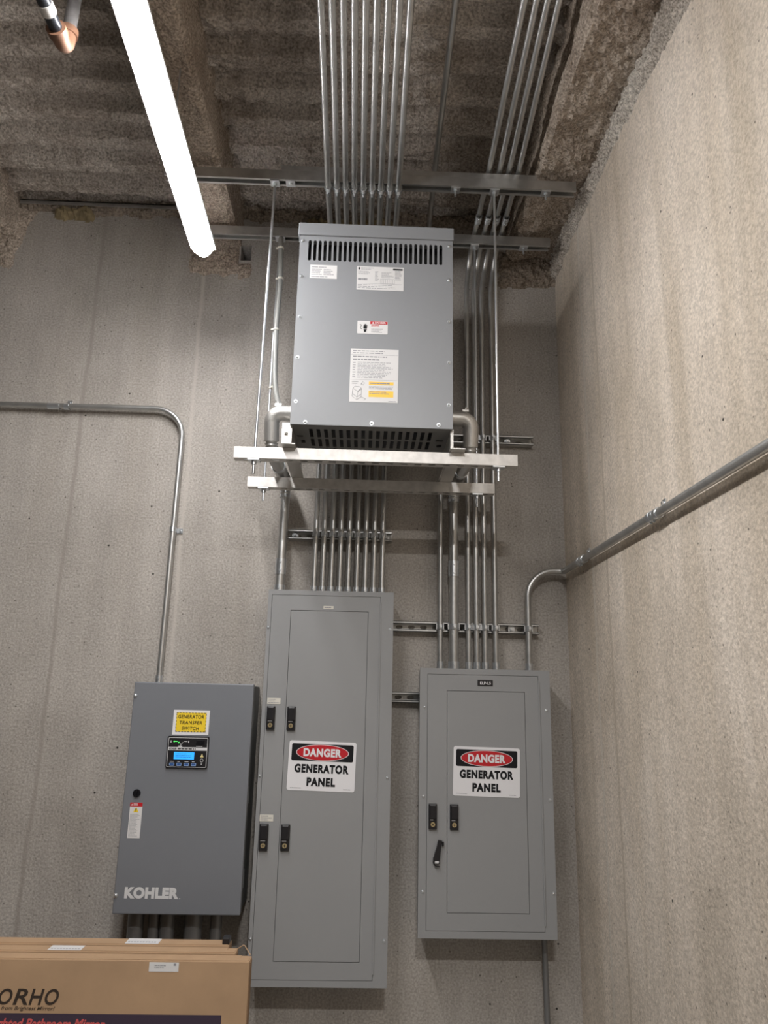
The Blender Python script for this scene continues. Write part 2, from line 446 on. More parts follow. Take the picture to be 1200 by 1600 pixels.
# wall-top steel angle with a stained foam strip behind it
struct(MB().box(-1.62, -.84, -.045, -.001, 3.792, 3.797).box(-1.62, -.84, -.045, -.042, 3.775, 3.797).build('trim_9', M['strut']))
patch('trim_10', M['yellow_foam'], -1.5, -1.2, 3.70, 3.80, lambda u, v: min(u + 1.47, -1.30 - u, v - 3.735, 3.785 - v), on_back, 21, thick=.035)
patch('trim_11', M['yellow_foam'], -.35, .25, 3.68, 3.80, lambda u, v: min(u + .30, .12 - u, v - 3.72, 3.775 - v), on_back, 23, thick=.045)

# ------------------------------------------------------------------ strut channels
S = .041
def channel(mb, x0, x1, y0, z0, opening='down', sy=S, sz=S, slots=False):
    """C-shaped strut along X, outer box y0..y0+sy, z0..z0+sz"""
    t, lip, ret = .0025, .0095, .007
    y1, z1 = y0 + sy, z0 + sz
    if opening == 'down':
        prof = [(y0, z0), (y0, z1), (y1, z1), (y1, z0), (y1 - lip, z0), (y1 - lip, z0 + ret), (y1 - lip + t, z0 + ret), (y1 - lip + t, z0 + t),
                (y1 - t, z0 + t), (y1 - t, z1 - t), (y0 + t, z1 - t), (y0 + t, z0 + t), (y0 + lip - t, z0 + t), (y0 + lip - t, z0 + ret), (y0 + lip, z0 + ret), (y0 + lip, z0)]
        mb.prism(prof, 'x', x0, x1)
    elif opening == 'up':
        prof = [(y0, z1), (y0, z0 + t), (y0 + t, z0 + t), (y0 + t, z1 - t), (y0 + lip, z1 - t), (y0 + lip, z1)]
        mb.prism(prof, 'x', x0, x1)
        prof = [(y1, z1), (y1, z0 + t), (y1 - t, z0 + t), (y1 - t, z1 - t), (y1 - lip, z1 - t), (y1 - lip, z1)]
        mb.prism(prof, 'x', x0, x1)
        holes = []
        x = x0 + .03
        while x < x1 - .04: holes.append(rrect(x, x + .028, y0 + sy / 2 - .007, y0 + sy / 2 + .007, .0069, 4)); x += .05
        mb.curve(rectp(x0, x1, y0, y1), holes, z0, z0 + t, plane='z')
    else:                                    # 'front': the slot faces the viewer, slotted back on the wall
        for za, zb, d in ((z0, z0 + t, 0), (z1 - t, z1, 0)):
            mb.box(x0, x1, y0, y1, za, zb)
        mb.box(x0, x1, y0, y0 + t, z0, z0 + lip); mb.box(x0, x1, y0, y0 + t, z1 - lip, z1)
        mb.box(x0, x1, y0, y0 + ret, z0 + lip - t, z0 + lip); mb.box(x0, x1, y0, y0 + ret, z1 - lip, z1 - lip + t)
        holes = []; x = x0 + .025
        while x < x1 - .035: holes.append(rrect(x, x + .028, z0 + sz / 2 - .007, z0 + sz / 2 + .007, .0069, 4)); x += .05
        mb.curve(rectp(x0, x1, z0, z1), holes, y1 - t, y1)
    return mb
def bolt_mesh():
    m = MB(); m.cyl((0, 0, 0), (0, 0, -.005), .008, 6); m.cyl((0, 0, -.005), (0, 0, -.024), .0042, 10)
    return m.mesh('bolt', M['zinc'])
BOLT = bolt_mesh()
def plate_mesh(sx=.036, sy=.036):
    m = MB(); m.box(-sx / 2, sx / 2, -sy / 2, sy / 2, -.005, 0, .0008); m.cyl((0, 0, -.005), (0, 0, -.011), .0085, 6)
    return m.mesh('plate', M['zinc'])
PLATE = plate_mesh()
Z1, YF, YR = 3.53, -.600, -.233            # slot plane of the overhead struts; front faces of front / rear strut

s = tag(channel(MB(), -.80, .79, YF, Z1).build('strut_channel', M['strut'], at=(0, YF, Z1)),
        'long overhead strut channel nearest the viewer, carrying the nine clamped conduits', 'strut channel', 'galvanized strut channels')
put('channel_plate', PLATE, s, (-.318, YF + .02, Z1))
for x in (.321, .674): put('channel_plate', PLATE, s, (x, YF + .02, Z1)); put('hanging_bolt', BOLT, s, (x, YF + .02, Z1 - .006))
s = tag(channel(MB(), -.355, .636, YF, Z1 + S + .0005, sz=.021).build('strut_channel', M['strut'], at=(0, YF, Z1 + S)),
        'shallow strut channel laid on top of the front overhead strut channel', 'strut channel', 'galvanized strut channels')
s = tag(channel(MB(), -.80, .779, YR, Z1).build('strut_channel', M['strut'], at=(0, YR, Z1)),
        'overhead strut channel close to the back wall, passing behind the transformer top', 'strut channel', 'galvanized strut channels')
for x in (-.392, .451, .666): put('channel_plate', PLATE, s, (x, YR + .02, Z1))
for x in (.451, .666): put('hanging_bolt', BOLT, s, (x, YR + .02, Z1 - .006))
ZL = 2.404
tag(channel(MB(), -.458, .536, YF, ZL, 'up').build('strut_channel', M['strut_bright'], at=(0, YF, ZL)),
    'bright hanging strut channel under the front of the transformer', 'strut channel', 'galvanized strut channels')
tag(channel(MB(), -.463, .520, YR, ZL, 'up').build('strut_channel', M['strut_bright'], at=(0, YR, ZL)),
    'bright hanging strut channel near the wall under the back of the transformer', 'strut channel', 'galvanized strut channels')
for (x0, x1, z0, lab) in ((-.313, .120, 2.237, 'short wall strut channel above the tall panel, clamping nine conduits'),
                          (.02, .728, 1.868, 'wall strut channel running from behind tall panel above the smaller panel'),
                          (.02, .38, 1.588, 'wall strut channel bridging the gap between tall panel and smaller panel'),
                          (.18, .726, 2.680, 'wall strut channel level with the transformer bottom, right of it')):
    s = tag(channel(MB(), x0, x1, -S, z0, 'front').build('strut_channel', M['strut'], at=(x0, 0, z0)), lab, 'strut channel', 'galvanized strut channels')
    for x in ([x0 + .03, x1 - .02] if x1 < .2 else [x1 - .11]):
        m = MB(); m.box(x - .013, x + .013, -.022, -.016, z0 + .008, z0 + .033); m.cyl((x, -.022, z0 + S / 2), (x, -.030, z0 + S / 2), .0085, 6); m.cyl((x, -.03, z0 + S / 2), (x, -.036, z0 + S / 2), .0045, 10)
        m.build('anchor_bolt', M['zinc'], s)

# ------------------------------------------------------------------ hanger rods
def rod(x0, x1, y, label):
    r = tag(MB().tube([(x0, y, Z1 + .012), (x1, y, ZL - .052)], .0048, 10).build('threaded_rod', M['zinc'], at=(x1, y, ZL)), label, 'threaded rod', 'transformer hanger rods')
    m = MB().box(x1 - .021, x1 + .021, y - .0195, y + .0195, ZL - .006, ZL, .0008); m.build('square_washer', M['zinc'], r)
    m = MB().cyl((x1, y, ZL - .006), (x1, y, ZL - .018), .0095, 6); m.build('nut', M['zinc'], r)
    m = MB().box(x0 - .018, x0 + .018, y - .018, y + .018, Z1 - .007, Z1 - .001, .0008); m.build('top_plate', M['zinc'], r)
    m = MB().cyl((x0, y, Z1 - .007), (x0, y, Z1 - .018), .0085, 6); m.build('top_nut', M['zinc'], r)
rod(-.378, -.389, -.580, 'thin hanger rod left of the transformer, holding the front strut')
rod(.473, .471, -.580, 'thin hanger rod right of the transformer, holding the front strut')
rod(-.397, -.400, -.212, 'thin hanger rod behind the grey flexible conduit, holding the rear strut')
rod(.452, .452, -.212, 'thin hanger rod among the right conduits, holding the rear strut')

# ------------------------------------------------------------------ conduit fittings (shared meshes, axis along Z)
def wall_clamp(r):
    m = MB(); m.ring((0, 0, -.011), (0, 0, .011), r * .98, r + .0022)
    m.box(-.005, .005, -r - .013, -r - .001, -.008, .008, .0006); m.cyl((0, -r - .013, 0), (0, -r - .018, 0), .0058, 8)
    m.box(-r - .0042, -r + .001, -.004, r, -.011, .011); m.box(r - .001, r + .0042, -.004, r, -.011, .011)
    return m.mesh('clamp', M['zinc'])
def coupling(r, l=.022, screws=True):
    m = MB(); m.ring((0, 0, -l), (0, 0, l), r * .98, r + .0028)
    m.ring((0, 0, -.002), (0, 0, .002), r, r + .0036)
    if screws:
        for z in (-l * .55, l * .55): m.cyl((0, -r - .002, z), (0, -r - .007, z), .0042, 8)
    return m.mesh('coupling', M['zinc'])
def connector(r):
    m = MB(); m.ring((0, 0, .004), (0, 0, .030), r * .98, r + .003); m.ring((0, 0, 0), (0, 0, .006), r * .98, r + .0042, 8)
    m.cyl((0, -r - .002, .018), (0, -r - .007, .018), .004, 8)
    return m.mesh('connector', M['zinc'])
R34, R12, R54 = .0112, .0092, .0195
CL34, CL54, CL1 = wall_clamp(R34), wall_clamp(R54), wall_clamp(.0128)
CP34, CP54 = coupling(R34), coupling(R54, .032)
CN34, CN54, CN1 = connector(R34), connector(R54), connector(.0128)
def strap_down():
    """clamp under an overhead strut, pipe along Y, bolt hanging"""
    r = R34; m = MB(); m.ring((0, -.009, 0), (0, .009, 0), r * .98, r + .0024)
    m.box(-.006, .006, -.008, .008, -r - .014, -r - .001, .0006); m.cyl((0, 0, -r - .014), (0, 0, -r - .026), .0042, 8)
    m.box(-r - .004, -r, -.009, .009, 0, r + .002); m.box(r, r + .004, -.009, .009, 0, r + .002)
    return m.mesh('strap', M['zinc'])
STRAP = strap_down()
YW = -S - R34 - .001                        # conduit axis on the wall struts
def conduit(name, pts, rad, r, mat, label, cat='conduit', group=None, at=None, seg=14):
    return tag(MB().tube(path(pts, rad), r, seg).build(name, mat, at=at or pts[-1]), label, cat, group)

# nine conduits into the tall panel
ZN = Z1 - R34 - .0065
for i in range(9):
    xc, xw = -.173 + .0340 * i, -.195 + .0347 * i
    c = conduit('conduit', [(xc - .004 * (i - 4) / 4, -2.25, ZN + .235), (xc, -.58, ZN), (xc, YW, ZN - .004), (xw, YW, 2.95), (xw, YW, 2.010)],
                [.5, .11, .4], R34, M['emt'], f'slim steel conduit, {ORD[i]} from left of the nine entering the tall panel', group='nine conduits of the tall panel')
    put('strap', STRAP, c, (xc, -.582, ZN)); put('clamp', CL34, c, (xw, YW, 2.2575)); put('connector', CN34, c, (xw, YW, 2.010))
# four conduits from ceiling into the smaller panel
for i, (xs_, xc, xw) in enumerate(((.445, .452, .437), (.480, .493, .470), (.512, .530, .504), (.545, .568, .547))):
    zc = Z1 + S + .024 + R34 + .004
    c = conduit('conduit', [(xs_, -1.75, zc + .135), (xc, -.58, zc), (xc, YW, zc - .028), (xw, YW, 3.40), (xw, YW, 1.721)],
                [.5, .115, .2], R34, M['emt'], f'slim steel conduit, {ORD[i]} from left of four right of the transformer', group='four conduits right of the transformer')
    put('coupling', CP34, c, (xc, -.32, zc - .022), (math.radians(90), 0, 0))
    put('clamp', CL34, c, (xw, YW, 1.8885)); put('connector', CN34, c, (xw, YW, 1.721))
    put('clamp', CL34, c, (xw, YW, 2.7005))
# single one
c = conduit('conduit', [(.238, -1.75, 3.765), (.25, -.49, 3.70), (.262, YW, 3.69), (.262, YW, 3.30), (.322, YW, 2.95), (.322, YW, 1.721)],
            [.5, .10, .2, .2], R34, M['emt'], 'lone shaded conduit on the ceiling, leftmost of those entering the smaller panel')
put('clamp', CL34, c, (.322, YW, 1.8885)); put('connector', CN34, c, (.322, YW, 1.721))
# two thick ones
YT = -S - R54 - .001
c = conduit('thick_conduit', [(-.329, YT, 2.414), (-.333, YT, 2.010)], 0, R54, M['emt'], 'thick steel conduit from transformer down to the tall panel top left', group='thick conduits below the transformer')
put('coupling', CP54, c, (-.332, YT, 2.115)); put('connector', CN54, c, (-.333, YT, 2.010))
c = conduit('thick_conduit', [(.376, YT, 2.414), (.376, YT, 1.721)], 0, R54, M['emt'], 'thick steel conduit from transformer down to the smaller panel top', group='thick conduits below the transformer')
put('coupling', CP54, c, (.376, YT, 2.125)); put('clamp', CL54, c, (.376, YT, 1.8885)); put('connector', CN54, c, (.376, YT, 1.721))
# the one turning onto the right wall
RC = .0128; YC2 = -S - RC - .001; XC = XR - .024
RB = .112
arc = [(.682 + RB - RB * math.cos(math.radians(a)), YC2, 2.128 - RB + RB * math.sin(math.radians(a))) for a in range(0, 91, 6)]
c = tag(MB().tube([(.680, YC2, 1.721)] + arc + path([(.682 + RB + .003, YC2, 2.128), (XC, YC2 - .002, 2.128), (XC, -2.9, 2.128)], .034), RC, 14).build('wall_conduit', M['emt'], at=(.68, YC2, 1.721)),
        'steel conduit curving from the smaller panel onto the right wall', 'conduit')
put('clamp', CL1, c, (.681, YC2, 1.8885)); put('connector', CN1, c, (.680, YC2, 1.721))
CP1 = coupling(RC, .020)
put('coupling', CP1, c, (XC, -.30, 2.128), (math.radians(90), 0, math.radians(0)))
put('coupling', CP1, c, (XC, -1.02, 2.128), (math.radians(90), 0, 0))
for y in (-.30, -1.02):
    m = MB().box(XC + .006, XR - .001, y - .05, y - .03, 2.128 + .004, 2.128 + .010).ring((XC, y - .05, 2.128), (XC, y - .03, 2.128), RC, RC + .003)
    m.box(XR - .004, XR - .0005, y - .05, y - .03, 2.128 + .004, 2.128 + .042); m.cyl((XR - .004, y - .04, 2.128 + .030), (XR - .011, y - .04, 2.128 + .030), .006, 8)
    m.build('strap', M['zinc'], c)
# left one over the transfer switch
c = conduit('wall_conduit', [(-2.6, -.030, 2.792), (-.787, -.030, 2.798), (-.792, -.030, 1.642)], .125, .0117, M['emt'],
            'steel conduit coming from the left and bending down into the transfer switch', at=(-.792, -.03, 1.642))
m = MB().ring((-.7905, -.030, 2.255), (-.7905, -.030, 2.275), .0115, .0145).box(-.780, -.755, -.006, -.001, 2.255, 2.275).cyl((-.765, -.006, 2.265), (-.765, -.012, 2.265), .005, 8)
m.build('strap', M['zinc'], c)
m = MB().ring((-1.30, -.030, 2.7935), (-1.28, -.030, 2.7935), .0115, .0145).box(-1.30, -1.28, -.006, -.001, 2.80, 2.83).cyl((-1.29, -.006, 2.82), (-1.29, -.012, 2.82), .005, 8)
m.build('strap', M['zinc'], c)
m = MB().ring((-1.37, -.030, 2.7935), (-1.32, -.030, 2.7935), .0115, .0142); m.build('coupling', M['zinc'], c)
put('connector', connector(.0117), c, (-.792, -.030, 1.642))
# below the smaller panel
conduit('floor_conduit', [(.713, -.045, .776), (.722, -.045, 0)], 0, .0105, M['dark_pipe'], 'thin grey conduit dropping from the smaller panel to the floor')
# under the transfer switch; their shade is put into the darker grey
for i, (x, r) in enumerate(((-.777, .028), (-.712, .020), (-.664, .026), (-.571, .032), (-.489, .021))):
    conduit('riser_conduit', [(x, -.10, .856), (x, -.10, 0)], 0, r, M['dark_pipe'], f'shadowed conduit under the transfer switch, {ORD[i]} of five from left', group='conduits under the transfer switch', seg=18)

# ------------------------------------------------------------------ transformer
TY, TB, TZ0, TZ1 = -.810, -.400, 2.455, 3.191
T = tag(empty('transformer', (.02, -.6, 2.445)), 'big light grey vented transformer hanging high on struts', 'transformer')
X0, X1 = -.246, .282
m = MB(); t = .004
m.box(X0, X0 + t, TY + .004, TB, TZ0, TZ1); m.box(X1 - t, X1, TY + .004, TB, TZ0, TZ1); m.box(X0, X1, TB - t, TB, TZ0, TZ1)
m.build('case', M['transformer'], T)
slots = [rrect(-.2155 + .01735 * i, -.2155 + .01735 * i + .0105, 3.051, 3.129, .0052, 5) for i in range(27)]
MB().curve(rectp(X0, X1, TZ0, 3.150), slots, TY, TY + .003).build('front_panel', M['transformer'], T)
m = MB(); m.box(X0 - .006, X1 + .004, TY - .006, TB + .006, 3.146, 3.194, .003); m.build('top_lid', M['transformer'], T)
bs = []
for yr0, yr1 in ((-.770, -.690), (-.676, -.598), (-.584, -.506), (-.492, -.414)):
    for i in range(17): bs.append(rrect(-.188 + .0247 * i, -.188 + .0247 * i + .0125, yr0, yr1, .002, 2))
MB().curve(rectp(X0 + .004, X1 - .004, TY + .004, TB - .004), bs + [rrect(-.232, -.212, -.705, -.69, .003, 2), rrect(-.222, -.208, -.66, -.63, .003, 2), rrect(.238, .262, -.70, -.685, .003, 2), rrect(.246, .262, -.655, -.625, .003, 2)],
           TZ0, TZ0 + .003, plane='z').build('bottom_grille', M['transformer_dark'], T)
MB().box(X0 + .03, X1 - .03, TY + .05, TB - .03, TZ0 + .14, TZ1 - .02).build('core', M['inside'], T)
def screw_mesh(r, h):
    m = MB(); m.dome((0, 0, 0), r, h); m.cyl((0, .0005, 0), (0, -.0012, 0), r * 1.2, 14)
    m.box(-r * .7, r * .7, -h - .0004, -h * .55, -r * .13, r * .13)
    return m.mesh('screw', M['zinc'])
SC_T, SC_P = screw_mesh(.0052, .0045), screw_mesh(.0048, .004)
for x, z in ((-.236, 3.126), (-.234, 2.99), (-.233, 2.837), (-.233, 2.69), (-.231, 2.534), (.269, 3.125), (.269, 2.994), (.269, 2.838), (.269, 2.688), (.268, 2.538), (-.197, 2.464), (.018, 2.466), (.235, 2.468)):
    put('screw', SC_T, T, (x, TY, z))
def sheet(parent, name, x0, x1, z0, z1, y, mat=None, r=0.0, t=.0007):
    m = MB().curve(rrect(x0, x1, z0, z1, r) if r else rectp(x0, x1, z0, z1), [], y - t, y)
    return m.build(name, mat or M['label'], parent)
e = .0009
a = sheet(T, 'small_label', -.206, -.114, 2.983, 3.034, TY)
MB().lines(-.201, -.119, 3.022, 3.030, 1, TY - e, 1, .4, 4).lines(-.201, -.165, 2.995, 3.020, 4, TY - e, 2, .4, 3).lines(-.160, -.122, 2.995, 3.020, 4, TY - e, 3, .4, 3).lines(-.201, -.135, 2.985, 2.993, 1, TY - e, 5, .35, 5).build('fine_print', M['ink_grey'], a)
a = sheet(T, 'rating_plate', -.046, .114, 2.946, 3.035, TY)
m = MB().lines(-.032, .015, 3.022, 3.032, 2, TY - e, 6, .4).lines(-.042, .010, 3.004, 3.018, 3, TY - e, 7, .35).lines(-.042, .008, 2.981, 2.992, 1, TY - e, 8, .7, 5)
m.lines(.016, .030, 2.981, 3.018, 8, TY - e, 9, .4, 2).lines(.038, .080, 2.992, 3.016, 6, TY - e, 10, .35).lines(.084, .110, 2.985, 3.022, 8, TY - e, 11, .4, 3).lines(-.042, .110, 2.950, 2.968, 3, TY - e, 12, .3, 9)
for z in (2.971, 2.988): m.rect(.034, .082, z, z + .0007, TY - e)
for k in range(9): m.rect(.034 + .006 * k, .0347 + .006 * k, 2.971, 2.988, TY - e)
m.rect(-.042, .108, 2.9695, 2.9702, TY - e)
m.build('fine_print', M['ink_grey'], a)
m = MB(); m.box(.077, .110, TY - .0011, TY - .0008, 3.0235, 3.0295); m.curve(ellipse(-.0385, 3.027, .0035, .0045, 16), [], TY - .0011, TY - .0008); m.build('emblem_print', M['ink'], a)
a = sheet(T, 'danger_label', -.039, .063, 2.783, 2.830, TY, r=.003)
m = MB().box(.004, .062, TY - .0012, TY - .0007, 2.819, 2.829); m.build('red_header', M['red'], a)
MB().text('DANGER', .020, .056, 2.821, 2.8275, TY - .0012, .02).add([(.010, TY - .0014, 2.8205), (.0175, TY - .0014, 2.8205), (.01375, TY - .0014, 2.828)], [(0, 1, 2)]).build('header_lettering', M['white'], a)
m = MB()                                    # hand and shock-arc pictogram
m.curve([(-.0185, 2.8015), (-.0185, 2.809), (-.0165, 2.8165), (-.0148, 2.8165), (-.0145, 2.810), (-.0138, 2.819), (-.0120, 2.819), (-.0116, 2.810), (-.0108, 2.8185), (-.0090, 2.818), (-.0088, 2.809), (-.0075, 2.8155), (-.0058, 2.815), (-.0062, 2.8045), (-.0075, 2.8010)], [], TY - .0012, TY - .0007)
m.curve([(-.0185, 2.7995), (-.0065, 2.7995), (-.0085, 2.795), (-.0090, 2.789), (-.0160, 2.789), (-.0165, 2.795)], [], TY - .0012, TY - .0007)
m.tube([(-.031, TY - .001, 2.8155), (-.027, TY - .001, 2.8165), (-.0255, TY - .001, 2.812), (-.029, TY - .001, 2.806), (-.0275, TY - .001, 2.8015), (-.023, TY - .001, 2.8005)], .0007, 6)
m.build('hand_pictogram', M['ink'], a)
MB().lines(.008, .050, 2.808, 2.817, 2, TY - e, 14, .45, 4).build('red_print', M['red'], a)
MB().lines(.008, .048, 2.788, 2.803, 4, TY - e, 15, .4, 5).build('fine_print', M['ink_grey'], a)
a = sheet(T, 'instruction_sheet', -.058, .101, 2.5385, 2.7275, TY)
m = MB().lines(-.050, .095, 2.709, 2.724, 2, TY - e, 16, .4, 9).lines(-.050, .093, 2.696, 2.704, 1, TY - e, 17, .5, 12).lines(-.050, .093, 2.684, 2.694, 1, TY - e, 18, .5, 10)
m.lines(-.034, .094, 2.622, 2.682, 11, TY - e, 19, .35, 9).lines(-.050, -.040, 2.622, 2.682, 7, TY - e, 20, .3, 1.2)
m.rect(-.056, .099, 2.7065, 2.7072, TY - e).rect(-.056, .099, 2.6165, 2.6172, TY - e)
m.lines(.006, .086, 2.584, 2.596, 3, TY - e, 22, .4, 7).lines(.070, .097, 2.541, 2.545, 1, TY - e, 23, .5, 4)
m.build('fine_print', M['ink_grey'], a)
m = MB()
for P in ([(-.047, 2.586), (-.040, 2.594), (-.024, 2.592), (-.018, 2.584), (-.030, 2.575), (-.047, 2.586)], [(-.047, 2.586), (-.049, 2.558), (-.034, 2.546), (-.030, 2.575)], [(-.034, 2.546), (-.020, 2.556), (-.018, 2.584)], [(-.046, 2.566), (-.033, 2.556), (-.020, 2.566)], [(-.020, 2.557), (-.004, 2.550), (-.010, 2.545)],
          [(-.021, 2.600), (-.015, 2.611), (-.009, 2.606), (-.013, 2.598), (-.021, 2.604)], [(-.030, 2.577), (-.019, 2.588)], [(-.051, 2.609), (-.030, 2.609)], [(-.051, 2.603), (-.033, 2.603)]):
    m.tube([(x, TY - .0009, z) for x, z in P], .0006, 4)
m.build('line_drawing', M['ink_grey'], a)
MB().box(.005, .086, TY - .0010, TY - .0007, 2.600, 2.611).box(.005, .086, TY - .0010, TY - .0007, 2.557, 2.579).build('yellow_block', M['amber'], a)
MB().lines(.008, .084, 2.602, 2.609, 1, TY - .0012, 24, .6, 4).lines(.008, .084, 2.566, 2.578, 2, TY - .0012, 25, .45, 5).build('block_print', M['ink_grey'], a)

# overall size and seat: raised on feet over both struts
KX, KYs = 1.0638, 1.073
T.scale = (KX, KYs, KX)
T.location = (KX * .02, -.664 + (-.6 + .81) * KYs, 1.6 + (2.445 - 1.6) * KX)
INV = (Matrix.Translation(T.location) @ Matrix.Diagonal((KX, KYs, KX, 1))).inverted()
def foot(m, mat=M['cast']):
    m.xform(Matrix.Translation((.02, -.6, 2.445)) @ INV).build('foot_bracket', mat, T)
CX0, CX1, CZ0 = -.246 * KX, .282 * KX, 1.6 + .855 * KX
foot(MB().box(-.290, -.243, -.640, -.190, 2.4455, 2.4495).box(CX0 + .002, CX0 + .006, -.640, -.190, 2.4495, CZ0).box(-.290, CX0 + .006, -.644, -.640, 2.4455, CZ0 + .012)
     .cyl((-.276, -.644, 2.485), (-.276, -.651, 2.485), .008, 6).cyl((-.276, -.651, 2.485), (-.276, -.656, 2.485), .0045, 8))
foot(MB().box(.299, .347, -.640, -.190, 2.4455, 2.4495).box(CX1 - .006, CX1 - .002, -.640, -.190, 2.4495, CZ0).box(CX1 - .006, CX1 + .004, -.644, -.640, 2.4455, CZ0 + .005))

# connectors and flexible conduits at both sides
for side, xa, xo, xw, lab in ((-1, CX0, -.347, -.330, 'left'), (1, CX1, .388, .376, 'right')):
    F = tag(empty('flexible_conduit', (xw, YT, 2.36)), f'ribbed flexible conduit with cast elbow on the {lab} flank of the transformer', 'flexible conduit', 'flexible conduits of the transformer')
    P = path([(xa + side * .012, -.50, 2.612), (xo, -.50, 2.612), (xo, -.475, 2.51)], .066)
    MB().tube(P, .0285, 18).build('elbow', M['cast'], F)
    m = MB().cyl((xa + side * .0005, -.50, 2.612), (xa + side * .014, -.50, 2.612), .036, 8); m.build('lock_nut', M['zinc'], F)
    m = MB().box(xo - side * .034, xo - side * .010, -.512, -.488, 2.636, 2.646, .001).cyl((xo - side * .02, -.50, 2.646), (xo - side * .02, -.50, 2.656), .006, 8); m.build('elbow_clamp', M['cast'], F)
    P = resample(path([(xo, -.475, 2.515), (xo, -.455, 2.479), (xo + (xw - xo) * .5, -.22, 2.481), (xw, YT, 2.479), (xw, YT, 2.417)], [.04, .3, .05]), .0028)
    MB().tube(P, .024, 16, True, lambda i: .0225 + .003 * math.sin(i * 2 * math.pi / 4)).build('flex_tube', M['flex'], F)
    m = MB().ring((xw, YT, 2.407), (xw, YT, 2.436), .0200, .0226); m.build('coupling', M['zinc'], F)
    q = P[int(len(P) * .45)]; q2 = P[int(len(P) * .45) + 7]
    m = MB().ring(q, q2, .023, .0285); m.build('band', M['zinc'], F)
# thin grey one on the left
P = path([(-.389, YR + .0, 3.518), (-.384, -.262, 3.46), (-.377, -.262, 3.31), (-.383, -.262, 3.08), (-.376, -.268, 2.805), (-.318, -.44, 2.632)], [.05, .3, .5, .4, .10])
c = tag(MB().tube(P, .0108, 12).build('thin_flexible_conduit', M['grey_flex'], at=(-.32, -.44, 2.63)), 'thin grey flexible conduit hanging left of the transformer from the upper strut', 'flexible conduit')
for q, nx_ in (((-.3835, -.262, 3.45), 0), ((-.377, -.262, 3.305), 0), ((-.383, -.262, 3.07), 0), ((-.3765, -.266, 2.812), 0)):
    q = Vector(q); m = MB().ring(q - Vector((0, 0, .004)), q + Vector((0, 0, .004)), .0105, .0135).box(q.x - .021, q.x - .012, q.y - .004, q.y + .004, q.z - .004, q.z + .003)
    m.build('cable_tie', M['label_cream'], c)

# ------------------------------------------------------------------ electrical panels
PY = -.150
def latch(parent, x0, x1, z0, z1, y):
    l = MB().box(x0, x1, y - .010, y, z0, z1, .0025).box(x0 + .003, x1 - .003, y - .017, y - .008, z0 + (z1 - z0) * .42, z1 - .003, .003).build('latch', M['black'], parent)
    xm = (x0 + x1) / 2; zl = z0 + (z1 - z0) * .20
    k = MB().cyl((xm, y - .0098, zl), (xm, y - .014, zl), .0082, 18).build('lock', M['brass'], l)
    m = MB().box(xm - .001, xm + .001, y - .0146, y - .0139, zl - .0045, zl + .0035).box(xm - .004, xm + .004, y - .0146, y - .0139, zl - .0008, zl + .0008); m.build('keyhole', M['ink'], l)
    m = MB().lines(x0 + .006, x1 - .006, z0 + (z1 - z0) * .345, z0 + (z1 - z0) * .40, 1, y - .0103, int(abs(x0) * 1e4), .4, 4); m.build('fine_print', M['silver'], l)
def danger_sign(parent, cx, cz, rot, y):
    """10 x 7 inch safety sign"""
    w, h = .251, .176
    s0 = empty('danger_sign', (cx, y, cz)); s0.parent = parent; s0.location = Vector((cx, y, cz)) - ORG[parent.name]
    R = Matrix.Translation((cx, 0, cz)) @ Matrix.Rotation(rot, 4, 'Y')
    def fin(m, name, mat): m.xform(R).build(name, mat, s0)
    fin(MB().curve(rrect(-w / 2, w / 2, -h / 2, h / 2, .008), [], y - .0012, y), 'plate', M['white'])
    fin(MB().curve(rrect(-.1155, .1155, .017, .078, .006), [], y - .0016, y - .0011), 'black_header', M['ink'])
    fin(MB().curve(ellipse(0, .0475, .0985, .0295), [], y - .0020, y - .0015), 'oval_rim', M['white'])
    fin(MB().curve(ellipse(0, .0475, .0962, .0274), [], y - .0024, y - .0019), 'red_oval', M['red'])
    fin(MB().text('DANGER', -.071, .071, .0325, .0625, y - .0024, .05, 0, 1.1), 'white_lettering', M['white'])
    fin(MB().text('GENERATOR', -.101, .101, -.0255, .0055, y - .0012, .056, 0, 1.15).text('PANEL', -.053, .053, -.0715, -.041, y - .0012, .056, 0, 1.15), 'black_lettering', M['ink'])
    fin(MB().lines(-.113, -.062, -.0815, -.0775, 1, y - .0014, 5, .5, 8).lines(.084, .113, -.0815, -.0775, 1, y - .0014, 6, .5, 5), 'fine_print', M['ink_grey'])
def panel(name, label, x0, x1, z0, z1, cov, door, screws):
    P = tag(empty(name, ((x0 + x1) / 2, PY, z0)), label, 'electrical panel')
    g = .0016
    MB().box(x0 + .006, x1 - .006, PY + .009, -S - .0006, z0 + .006, z1 - .006).build('box', M['panel_side'], P)
    MB().curve(rectp(x0, x1, z0, z1), [rectp(*cov)], PY, PY + .009).build('trim_frame', M['panel'], P)
    c = (cov[0] + g, cov[1] - g, cov[2] + g, cov[3] - g)
    MB().curve(rectp(*c), [rectp(*door)], PY - .0005, PY + .008).build('cover', M['panel'], P)
    d_ = (door[0] + g * 1.2, door[1] - g * 1.2, door[2] + g * 1.2, door[3] - g * 1.2)
    MB().curve(rectp(*d_), [], PY - .0012, PY + .007).build('door', M['panel'], P)
    MB().box(cov[1] - .002, cov[1] + .0035, PY - .004, PY + .002, cov[2] + .02, cov[3] - .02, .001).build('hinge', M['panel'], P)
    for x, z in screws: put('screw', SC_P, P, (x, PY, z))
    return P
PL = panel('electrical_panel', 'tall grey electrical panel with four black latches, beside the transfer switch', -.364, .128, .617, 2.009, (-.350, .077, .639, 1.990), (-.274, .030, .697, 1.931),
           ((-.358, 1.861), (.115, 1.864), (-.3575, 1.314), (.1155, 1.315), (-.3575, .768), (.115, .767)))
PL['label'] = 'tall grey electrical panel with four black latches, beside the transfer switch'
